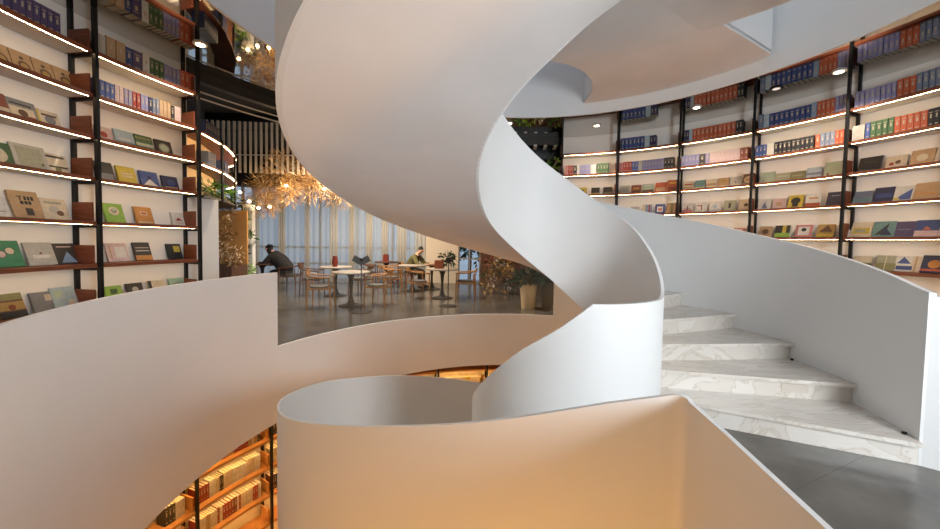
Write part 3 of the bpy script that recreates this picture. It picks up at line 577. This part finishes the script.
# curtains: sheer sheet plus gathered cream drapes, each drape its own thing
SHEER = curtain_mat('sheer_curtain', (232, 234, 232), .60)
DRAPE = curtain_mat('cream_drape', (246, 236, 216), .45)
def curtain(s0, s1, m, name, label, waves, amp, off, group=None):
    g = MB(); n = max(8, int(waves*8)); st_ = []
    nn = Vector((wd.y, -wd.x))
    for k in range(n+1):
        q = wa+wd*(s0+(s1-s0)*k/n)+nn*(off+amp*sin(2*pi*waves*k/n)); st_.append(q)
    vs = [(q.x, q.y, .02) for q in st_]+[(q.x, q.y, 3.14) for q in st_]
    g.add(vs, [(k, k+1, n+2+k, n+1+k) for k in range(n)], m)
    o = g.build(name, None, True, (st_[0].x, st_[0].y, 0), recalc=False); sd = o.modifiers.new('thickness', 'SOLIDIFY'); sd.thickness = .003
    return tagset(o, label, 'curtain', group)
for i, (s0, s1) in enumerate([(1.6, 4.0), (4.05, 6.0), (6.05, 7.15)]):
    curtain(s0, s1, SHEER, 'sheer_curtain', ['long translucent white curtain behind the person on the left', 'translucent white curtain in the middle of the window behind the tables', 'short translucent curtain at the right end of the window'][i], (s1-s0)*5, .03, .12)
for i, (s0, wdt) in enumerate([(1.55, .22), (2.35, .20), (3.15, .16), (3.95, .24), (4.55, .18), (5.10, .22), (5.62, .20), (6.15, .30), (6.75, .44)]):
    curtain(s0, s0+wdt, DRAPE, 'drape', ['gathered cream drape at the far left of the window', 'gathered cream drape, second from the left of the window', 'narrow cream drape, third from the left of the window', 'broad cream drape, fourth from the left of the window', 'narrow cream drape in the middle of the window', 'cream drape right of the window middle', 'cream drape, third from the right of the window', 'broad cream drape, second from the right of the window', 'widest cream drape at the right end of the window'][i], 3, .035, .24, 'gathered cream drapes')

# ------------------------------------------------------------------ foliage helpers
def leaves(b, c, rad3, n, m, ln=.10, wd_=.035, droop=.2, rnd=random):
    for _ in range(n):
        u = rnd.uniform(-1, 1); t = rnd.uniform(0, 2*pi); r = rnd.random()**.4
        d = Vector((math.sqrt(1-u*u)*cos(t), math.sqrt(1-u*u)*sin(t), u))
        p0 = Vector(c)+Vector((d.x*rad3[0], d.y*rad3[1], d.z*rad3[2]))*r
        dr = (d+Vector((rnd.uniform(-.6, .6), rnd.uniform(-.6, .6), rnd.uniform(-.6, .6)-droop))).normalized()
        sd = dr.cross(Vector((rnd.random(), rnd.random(), rnd.random()+.1))).normalized()*wd_*rnd.uniform(.6, 1.1); l = ln*rnd.uniform(.6, 1.2)
        b.add([p0, p0+dr*l*.5+sd, p0+dr*l, p0+dr*l*.5-sd], [(0, 1, 2, 3)], m)
GR = [mat('leaf_green', (70, 118, 44), .5), mat('leaf_bright', (120, 164, 56), .5), mat('leaf_dark', (38, 66, 44), .5)]
DRY = [mat('dried_gold', (196, 158, 96), .8), mat('dried_brown', (150, 108, 62), .8), mat('dried_cream', (226, 200, 160), .8)]

# curved glowing bookcase
cb = thing('curved_bookcase', 'glowing curved bookcase with plants at the end of the left bookcase', 'bookcase', (-4.0, 6.0, 2.0)); OC = (-4.0, 6.0, 2.0)
WARMP = mat('warm_back_panel', (232, 204, 160), .6)
pts = [cvp(k*.25) for k in range(0, 24)]
def cst(off0, off1, z0, z1): return [((p_+Vector((-d_.y, d_.x))*off0), (p_+Vector((-d_.y, d_.x))*off1), z0, z1, z0, z1) for p_, d_ in pts]
for z in (2.06, 2.53, 2.98):
    g = MB(); g.ribbon(cst(0, .34, z-.03, z), WOOD if z > 2.1 else STEEL); bo = g.build('shelf_board', cb, True, OC)
    if z > 2.1: g = MB(); g.ribbon(cst(.01, .022, z-.040, z-.031), mat('led_strip_strong', (255, 214, 150), .5, emit=30)); g.build('light_strip', bo, True, OC)
g = MB(); g.ribbon(cst(.34, .36, 2.03, 2.98), WARMP); g.build('back_panel', cb, True, OC)
for s_ in (1.6, 3.4, 5.4):
    p_, d_ = cvp(s_); g = MB(); g.box((p_.x, p_.y, 2.52), (.03, .03, .98), STEEL); g.build('post', cb, False, OC)
for i, s_ in enumerate((1.5, 2.3, 3.1, 3.9)):
    p_, d_ = cvp(s_); q = p_+Vector((-d_.y, d_.x))*.16
    t = thing('potted_plant', ['leafy green plant on the lowest curved board, nearest the bookcase', 'bright green trailing plant on the lowest curved board', 'bushy green plant on the lowest curved board, third along', 'light green plant at the far end of the lowest curved board'][i], 'plant', (q.x, q.y, 2.06)); OP = (q.x, q.y, 2.06)
    g = MB(); g.lathe([(.05, 0), (.07, .1), (.065, .1), (.05, .03)], DRY[2], OP, 12); g.build('pot', t, True, OP)
    g = MB(); leaves(g, (q.x, q.y, 2.22), (.15, .15, .10), 90, GR[i % 2], .14, .02); g.build('foliage', t, False, OP)
# dried flower display and planter column
dc = thing('display_cabinet', 'warm lit cabinet niche filled with dried flowers below the curved bookcase', 'cabinet', (-4.95, 6.9, 0)); OD2 = (-4.95, 6.9, 0)
g = MB(); g.box((-4.95, 7.1, .45), (.9, .5, .9), BROWN); g.build('base', dc, False, OD2)
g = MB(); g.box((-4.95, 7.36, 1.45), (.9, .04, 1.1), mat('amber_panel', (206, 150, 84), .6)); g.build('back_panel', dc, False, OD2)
g = MB()
for _ in range(26):
    c = (-4.95+random.uniform(-.38, .38), 7.05+random.uniform(-.15, .15), random.uniform(.95, 1.95)); leaves(g, c, (.09, .09, .09), 26, random.choice(DRY), .12, .018)
tagset(g.build('dried_flowers'), 'golden dried flower bunches filling the niche beside the planters', 'flowers')
pcn = thing('planter_column', 'white stacked planter column with green trailing plants by the curtain', 'planter', (-4.98, 8.2, 0)); OP = (-4.98, 8.2, 0)
WH = mat('white_pot', (226, 224, 218), .4)
g = MB(); g.box((-4.98, 8.25, 1.1), (.16, .12, 2.2), WH); g.build('stand', pcn, False, OP)
for i, z in enumerate((.55, .95, 1.35, 1.75, 2.1)):
    x = -4.98+(-.1 if i % 2 else .06)
    g = MB(); g.lathe([(.02, -.1), (.10, -.05), (.13, .05), (.12, .08), (.08, .0)], WH, (x, 8.1, z), 14); pt_ = g.build('pot', pcn, True, OP)
    g = MB(); leaves(g, (x, 8.05, z+.1), (.15, .12, .14), 60, GR[(i+1) % 3], .14, .028, .5); g.build('foliage', pt_, False, OP)

# hanging dried flower cloud with small bulbs
rr = random.Random(11)
fc = thing('dried_flower_cloud', 'large hanging cloud of golden dried grasses with tiny bulbs above the cafe', 'flowers', (-4.2, 8.6, 2.9)); OF = (-4.2, 8.6, 2.9)
g = MB()
for (cx_, cy_, cz_, r_, n_) in [(-4.35, 8.6, 3.0, .50, 420), (-3.75, 8.7, 2.85, .50, 420), (-4.9, 8.7, 2.6, .40, 330), (-3.2, 8.9, 2.65, .40, 260), (-4.1, 8.3, 2.50, .30, 220), (-5.2, 8.5, 2.2, .28, 180), (-2.9, 9.0, 3.0, .4, 200), (-4.6, 8.4, 2.25, .3, 200)]:
    for _ in range(n_*3):
        u = rr.uniform(-1, 1); t = rr.uniform(0, 2*pi); d = Vector((math.sqrt(1-u*u)*cos(t), math.sqrt(1-u*u)*sin(t), u))
        p0 = Vector((cx_, cy_, cz_))+d*r_*rr.uniform(.1, 1.0); p1 = p0+(d+Vector((rr.uniform(-.9, .9), rr.uniform(-.9, .9), rr.uniform(-.9, .7))))*r_*rr.uniform(.15, .38); sd = d.orthogonal().normalized()*rr.uniform(.004, .011)
        g.add([p0-sd*.4, (p0+p1)/2+sd, p1, (p0+p1)/2-sd], [(0, 1, 2, 3)], rr.choice(DRY+[DRY[0], DRY[1]]))
g.build('grasses', fc, False, OF)
for (x, y, z) in [(-4.05, 8.05, 2.62), (-4.85, 8.0, 2.25), (-4.7, 8.1, 2.12), (-4.45, 8.1, 2.15), (-5.05, 8.0, 2.45), (-3.3, 8.3, 2.6)]:
    g = MB(); g.lathe([(.001, -.03), (.03, -.015), (.035, 0), (.02, .025), (.001, .03)], mat('bulb_glow', (255, 214, 150), .5, emit=22), (x, y, z), 10); g.build('bulb', fc, True, OF)
lw = bpy.data.lights.new('bulb_cluster_light', 'POINT'); lw.energy = 26; lw.color = (1, .72, .45); lw.shadow_soft_size = .25
lo = bpy.data.objects.new('bulb_light', lw); COL.objects.link(lo); lo.parent = fc; lo.location = (.35, -.75, -.35)
# slatted screens
SLAT = mat('pale_slat', (206, 200, 190), .6)
sc_ = thing('slatted_screen', 'row of pale vertical slats hanging below the dark cafe ceiling', 'screen', (-4.4, 8.3, 3.2)); O4 = (-4.4, 8.3, 3.2)
g = MB()
for k in range(30): g.box((-6.0+.115*k, 8.15+.012*k, 3.50), (.05, .02, 1.15), SLAT)
g.build('slats', sc_, False, O4)
for z_, h_, m_ in ((3.9, .03, STEEL), (3.35, .02, SLAT), (4.19, .2, STEEL)):
    g = MB(); g.box((-4.4, 8.33, z_), (3.3, .02, h_), m_); g.build('rail', sc_, False, O4)
for z_, lb_ in ((3.70, 'upper thin pale rail curving below the dark beam over the cafe edge'), (3.60, 'lower thin pale rail curving below the dark beam over the cafe edge')):
    g = MB(); g.ribbon([(pc(t, 5.62), pc(t, 5.64), z_, z_+.02, z_, z_+.02) for t in rng(110, 158, 3)], SLAT); tagset(g.build('hanging_rail', None, True), lb_, 'rail')
sc2 = thing('slatted_screen', 'grey ceiling slats seen through the dark opening right of the stair', 'screen', (1.4, 10.3, 3.75)); O4 = (1.4, 10.3, 3.75)
g = MB()
for k in range(12): g.box((.1+.24*k, 10.3, 3.75), (.07, 3.4, .03), SLAT, rz=-.12)
g.build('slats', sc2, False, O4)
g = MB(); g.box((1.4, 9.0, 3.9), (3.0, .04, .8), STEEL); g.build('rail', sc2, False, O4); g = MB(); g.box((1.4, 11.6, 3.9), (3.0, .04, .8), STEEL); g.build('rail', sc2, False, O4)
hp = MB()
for k in range(9): leaves(hp, (.5+.2*k, 8.95, 3.30+.05*(k % 3)), (.13, .1, .12), 34, [GR[1], mat('leaf_lime', (176, 200, 60), .5), DRY[2], GR[0]][k % 4], .13, .03)
tagset(hp.build('hanging_greenery'), 'strip of green hanging plants under the beam by the dark opening', 'plant')

# ------------------------------------------------------------------ cafe furniture
CHW = mat('chair_wood', (176, 122, 66), .5, vary=.15, scale=12); CHD = mat('chair_dark_wood', (96, 62, 40), .5); PAD = mat('seat_pad_grey', (88, 86, 82), .7)
def make_chair(wood):
    t = thing('cafe_chair', 'x', 'chair')
    for (x, y) in ((.22, -.22), (.22, .22), (-.22, -.22), (-.22, .22)):
        b = MB(); top = .63 if x < 0 else .43
        if x > 0: top = .64
        b.tube([(x*1.08, y*1.08, 0), (x, y, .43), (x*.92, y*1.04, top)], [.013, .019, .015], wood, 8); b.build('leg', t, True)
    b = MB(); b.box((0, 0, .405), (.45, .43, .03), wood); b.build('seat_frame', t)
    b = MB(); b.prism([(.22*cos(a)*(1.0)+.0, .21*sin(a)) for a in [2*pi*k/20 for k in range(20)]], .42, .455, PAD); b.build('seat', t)
    b = MB(); b.tube([(.24, -.25, .64), (.05, -.265, .65), (-.15, -.23, .67), (-.26, -.10, .70), (-.28, 0, .71), (-.26, .10, .70), (-.15, .23, .67), (.05, .265, .65), (.24, .25, .64)], .018, wood, 8)
    b.build('arm_rail', t, True)
    b = MB(); b.box((-.27, 0, .735), (.025, .30, .085), wood); b.build('backrest', t)
    for y in (-.07, .07): b = MB(); b.tube([(-.2, y, .42), (-.27, y, .70)], .009, wood, 6); b.build('spindle', t)
    return t
def dup(root, loc, rz, label, group):
    r = root.copy(); COL.objects.link(r); r.location = loc; r.rotation_euler = (0, 0, rz); r['label'] = label; r['group'] = group
    for ch in list(root.children):
        c = ch.copy(); COL.objects.link(c); c.parent = r
    return r
ch_l = make_chair(CHW); ch_d = make_chair(CHD)
CH = [(-3.10, 7.62, .15, 0, 'light wood armchair left of the nearest cafe table, back turned left'),
      (-1.98, 8.02, 3.0, 0, 'light wood armchair right of the nearest table, behind the left stand'),
      (-3.95, 9.15, .1, 1, 'dark wood chair left of the second table near the red vase'),
      (-2.75, 9.35, 2.9, 1, 'reddish dark chair right of the red vase'),
      (-2.10, 9.75, .6, 0, 'light wood chair between the nearest and the middle tables'),
      (-3.05, 11.2, .4, 1, 'dark chair left of the table with the small brown box'),
      (-2.25, 10.9, 3.6, 0, 'light wood chair close to the middle window drape'),
      (-1.22, 8.95, .5, 0, 'light wood armchair left of the table with the plant box'),
      (-.02, 9.15, 3.05, 0, 'light wood armchair right of the table with the plant box'),
      (-1.80, 10.98, -.35, 1, 'dark chair carrying the seated reader in the olive jacket'),
      (-4.90, 9.98, 3.14, 1, 'dark chair carrying the person in the dark fur coat')]
for i, (x, y, rz, k, lb) in enumerate(CH):
    src = ch_d if k else ch_l; first = src.get('label') == 'x'
    if first: src.location = (x, y, 0); src.rotation_euler = (0, 0, rz); src['label'] = lb; src['group'] = 'cafe chairs'
    else: dup(src, (x, y, 0), rz, lb, 'cafe chairs')
TOPM = mat('table_top_pale', (168, 154, 138), .35); TBD = mat('table_base_dark', (48, 44, 42), .4)
def make_table(r, topm=TOPM):
    t = thing('round_table', 'x', 'table')
    b = MB(); b.lathe([(r-.02, .715), (r, .725), (r, .745), (r-.01, .75)], topm, n=32); b.build('table_top', t, True)
    b = MB(); b.lathe([(.10, .715), (.05, .6), (.032, .4), (.032, .22), (.06, .10), (.10, .05)], TBD); b.build('stem', t, True)
    b = MB(); b.lathe([(.27, 0), (.27, .012), (.20, .03), (.10, .05)], TBD); b.build('base', t, True)
    return t
tb = make_table(.40); tb2 = make_table(.38, CHD)
TB = [(-2.52, 7.80, 0, 'pale round table nearest the well with a dark tulip base'), (-3.35, 9.15, 0, 'round table behind the nearest one, carrying the red vase'), (-2.62, 11.65, 1, 'dark round table by the curtain with a small brown box'),
      (-1.55, 10.20, 0, 'pale round table in front of the seated reader'), (-.62, 9.05, 0, 'round table carrying the box of dark plants'), (-5.68, 9.95, 1, 'dark table the person in the fur coat leans on'), (-1.05, 10.75, 1, 'small dark table in front of the reader in the olive jacket')]
used = set()
for (x, y, k, lb) in TB:
    src = tb2 if k else tb
    if k in used: dup(src, (x, y, 0), 0, lb, 'round cafe tables')
    else: used.add(k); src.location = (x, y, 0); src['label'] = lb; src['group'] = 'round cafe tables'
RED = mat('red_glaze', (122, 44, 30), .4)
b = MB(); b.lathe([(.05, 0), (.07, .05), (.075, .15), (.05, .24), (.055, .27)], RED, n=16); tagset(b.build('vase', None, True, (0, 0, 0), (-3.35, 9.1, .7505)), 'dark red vase on the table behind the nearest one', 'vase')
b = MB(); b.box((0, 0, .11), (.16, .16, .22), RED); b.box((0, 0, .23), (.12, .12, .02), CHD); tagset(b.build('box', None, False, (0, 0, 0), (-2.62, 11.6, .7505)), 'small reddish brown box on the dark table by the curtain', 'box')
b = thing('plant_box', 'wooden box of dark leafy plants on the right-hand table', 'plant', (-.62, 9.05, .7505)); OO = (-.62, 9.05, .7505)
g = MB(); g.box((-.70, 9.05, .86), (.22, .2, .2), mat('rust_box', (146, 74, 44), .6)); g.build('box', b, False, OO)
g = MB(); leaves(g, (-.50, 9.05, 1.0), (.2, .14, .15), 110, GR[2], .13, .03); g.build('foliage', b, False, OO)
def stand(x, y, lb, flip):
    t = thing('menu_stand', lb, 'stand', (x, y, 0)); OS = (x, y, 0)
    g = MB(); g.lathe([(.20, 0), (.20, .012), (.05, .03)], TBD, OS, 24); g.build('base', t, True, OS)
    g = MB(); g.tube([(x, y, .02), (x, y, 1.0)], .012, TBD, 8); g.build('pole', t, True, OS)
    g = MB()
    if flip:
        g.box((x-.08, y, 1.04), (.18, .012, .13), mat('holder_grey', (92, 94, 96), .5), ry=.5); g.box((x+.08, y, 1.04), (.18, .012, .13), MAT['holder_grey'], ry=-.5)
    else: g.box((x, y, 1.02), (.10, .02, .14), TBD)
    g.build('holder', t, False, OS)
stand(-2.11, 7.16, 'thin black stand with an open grey holder beside the nearest table', True)
stand(-.41, 7.96, 'thin black pole stand with round base before the plant box table', False)

# right side of the cafe: dried bunch, planters, green bushes outside the door window
g = MB(); rr2 = random.Random(5)
for _ in range(46):
    c = (1.0+rr2.uniform(-.55, .45), 9.9+rr2.uniform(-.25, .25), rr2.uniform(.1, 1.15)); leaves(g, c, (.13, .13, .12), 24, rr2.choice(DRY[:2]+[GR[2], mat('dried_rust', (120, 66, 44), .8), mat('dried_pale', (206, 196, 186), .8)]), .12, .03, rnd=rr2)
tagset(g.build('dried_flowers'), 'heap of rust and cream dried flowers on the floor under the stair soffit', 'flowers')
for i, (x, y, r, h, m, lb, gm) in enumerate([(1.36, 7.88, .19, .52, mat('cream_planter', (214, 190, 150), .6), 'cream planter with dark leafy plant near the open cafe edge', GR[2]), (1.74, 7.72, .13, .58, mat('dark_planter', (74, 68, 60), .5), 'tall dark planter at the right end of the open cafe edge', GR[2])]):
    t = thing('potted_plant', lb, 'plant', (x, y, 0)); OO = (x, y, 0)
    g = MB(); g.lathe([(r*.75, 0), (r, h), (r*.9, h), (r*.85, h-.05)], m, OO, 24); g.build('pot', t, True, OO)
    g = MB(); leaves(g, (x-.05, y, h+.16), (.24, .2, .16), 170, gm, .15, .035); g.build('foliage', t, False, OO)
g = MB(); rr3 = random.Random(9)
for _ in range(40): leaves(g, (.1+rr3.uniform(-1.2, 1.2), 14.6+rr3.uniform(-.4, .4), rr3.uniform(.8, 3.2)), (.3, .3, .3), 40, rr3.choice(GR), .22, .06, rnd=rr3)
g.tube([(.1, 14.6, -.2), (.15, 14.6, 2.4)], .07, CHD); tagset(g.build('garden_tree'), 'leafy green tree outside the narrow window beside the brown wall', 'tree')

# ------------------------------------------------------------------ people
def skinmesh(name, verts, edges, radii, m, parent, root=0, sub=2):
    me = bpy.data.meshes.new(name); me.from_pydata(verts, edges, []); o = link(name, me, parent); me.materials.append(m)
    md = o.modifiers.new('skin', 'SKIN'); md.use_smooth_shade = True
    for i, r in enumerate(radii):
        sv = me.skin_vertices[0].data[i]; sv.radius = (r, r) if not isinstance(r, tuple) else r; sv.use_root = (i == root)
    sb = o.modifiers.new('sub', 'SUBSURF'); sb.levels = sub; sb.render_levels = sub
    return o
SKIN = mat('skin', (206, 158, 128), .5); HAIR = mat('dark_hair', (30, 26, 24), .6)
def person(loc, rz, label, coat, trousers, lean, hairlen, furry=False):
    t = thing('person', label, 'person', loc, rz)
    # local frame: faces +x, seat height .46
    hip = Vector((0, 0, .52)); ch_ = hip+Vector((.16*lean, 0, .30)); nk = hip+Vector((.36*lean, 0, .50)); hd = nk+Vector((.10+.05*lean, 0, .10))
    V = [hip, hip.lerp(ch_, .5), ch_, nk, nk+Vector((.03, 0, .05)), hd+Vector((0, 0, .0)), hd+Vector((-.01, 0, .08))]
    E = [(0, 1), (1, 2), (2, 3), (3, 4), (4, 5), (5, 6)]; Rr = [.14, .135, .15, .07, .05, .078, .075]
    for s in (-1, 1):
        b0 = len(V); sh = nk+Vector((-.02, s*.17, -.06)); el = sh+Vector((.16, s*.06, -.24)); wr = el+Vector((.22, -s*.08, .02)); hn = wr+Vector((.08, -s*.01, 0))
        V += [sh, el, wr, hn]; E += [(2, b0), (b0, b0+1), (b0+1, b0+2), (b0+2, b0+3)]; Rr += [.055, .042, .028, .034]
        f0 = len(V)
        for k in range(5):
            off = (k-2)*.016; fl_ = (.045, .055, .06, .055, .045)[k]
            V += [hn+Vector((.03, off, 0)), hn+Vector((.03+fl_*.6, off*1.2, -.006)), hn+Vector((.03+fl_, off*1.25, -.02))]
            E += [(b0+3, f0+3*k), (f0+3*k, f0+3*k+1), (f0+3*k+1, f0+3*k+2)]; Rr += [.010, .009, .008]
        l0 = len(V); kn = hip+Vector((.42, s*.11, 0)); an = kn+Vector((-.02, 0, -.42)); te = an+Vector((.17, s*.02, -.03))
        V += [hip+Vector((.03, s*.09, 0)), kn, an, te]; E += [(0, l0), (l0, l0+1), (l0+1, l0+2), (l0+2, l0+3)]; Rr += [.09, .062, .042, .034]
    skinmesh('body', V, E, Rr, SKIN, t)
    # coat over torso and arms
    V = [hip+Vector((0, 0, -.02)), hip.lerp(ch_, .5), ch_, nk+Vector((.0, 0, .015))]; E = [(0, 1), (1, 2), (2, 3)]; k_ = 1.42 if furry else 1.1; Rr = [.165*k_, .16*k_, .17*k_, .085*k_]
    for s in (-1, 1):
        b0 = len(V); sh = nk+Vector((-.02, s*.17, -.06)); el = sh+Vector((.16, s*.06, -.24)); wr = el+Vector((.20, -s*.075, .02))
        V += [sh, el, wr]; E += [(2, b0), (b0, b0+1), (b0+1, b0+2)]; Rr += [.075*k_, .062*k_, .045*k_]
    co = skinmesh('coat', V, E, Rr, coat, t)
    V = [hip+Vector((0, 0, -.01))]; E = []; Rr = [.15]
    for s in (-1, 1):
        l0 = len(V); kn = hip+Vector((.42, s*.11, 0)); an = kn+Vector((-.02, 0, -.36)); V += [hip+Vector((.06, s*.09, 0)), kn, an]; E += [(0, l0), (l0, l0+1), (l0+1, l0+2)]; Rr += [.10, .075, .055]
    skinmesh('trousers', V, E, Rr, trousers, t)
    for s in (-1, 1):
        V = [hip+Vector((.40, s*.11, -.44)), hip+Vector((.50, s*.11, -.475)), hip+Vector((.62, s*.12, -.48))]
        skinmesh('shoe', V, [(0, 1), (1, 2)], [.056, .052, .046], HAIR, t)
    # hair cap, eyes, nose, mouth, ears
    V = [hd+Vector((-.035, 0, .02)), hd+Vector((-.03, 0, .10)), hd+Vector((.03, 0, .135))]; Rr = [.085, .088, .06]; E = [(0, 1), (1, 2)]
    if hairlen: V.append(hd+Vector((-.07, 0, -.12))); Rr.append(.07); E.append((0, 3))
    skinmesh('hair', V, E, Rr, HAIR, t)
    for s in (-1, 1):
        g = MB(); g.lathe([(.001, -.009), (.009, -.004), (.009, .004), (.001, .009)], HAIR, tuple(hd+Vector((.070, s*.03, .035))), 8); g.build('eye', t, True)
        g = MB(); g.lathe([(.001, -.025), (.012, -.01), (.014, .01), (.001, .025)], SKIN, tuple(hd+Vector((.0, s*.08, .03))), 8); g.build('ear', t, True)
    g = MB(); h_ = hd+Vector((.078, 0, .01)); g.add([h_+Vector((-.01, -.014, -.014)), h_+Vector((-.01, .014, -.014)), h_+Vector((.018, 0, -.012)), h_+Vector((-.008, 0, .03))], [(0, 1, 2), (1, 3, 2), (3, 0, 2), (0, 3, 1)], SKIN); g.build('nose', t)
    g = MB(); g.box(tuple(hd+Vector((.074, 0, -.03))), (.01, .04, .008), mat('lips', (160, 84, 76), .5)); g.build('mouth', t)
    return t
FUR = mat('dark_fur', (52, 48, 48), .95, vary=.5, scale=40, bump=1.0)
person((-4.98, 9.98, 0), pi, 'person in a dark fur coat leaning over a table by the curtain', FUR, mat('black_trousers', (30, 30, 34), .8), 1.1, True, True)
person((-1.76, 10.97, 0), -.35, 'person in an olive jacket reading at a table near the beige wall', mat('olive_jacket', (112, 104, 62), .9, vary=.4, scale=20), mat('dark_trousers', (44, 42, 46), .8), .75, False)
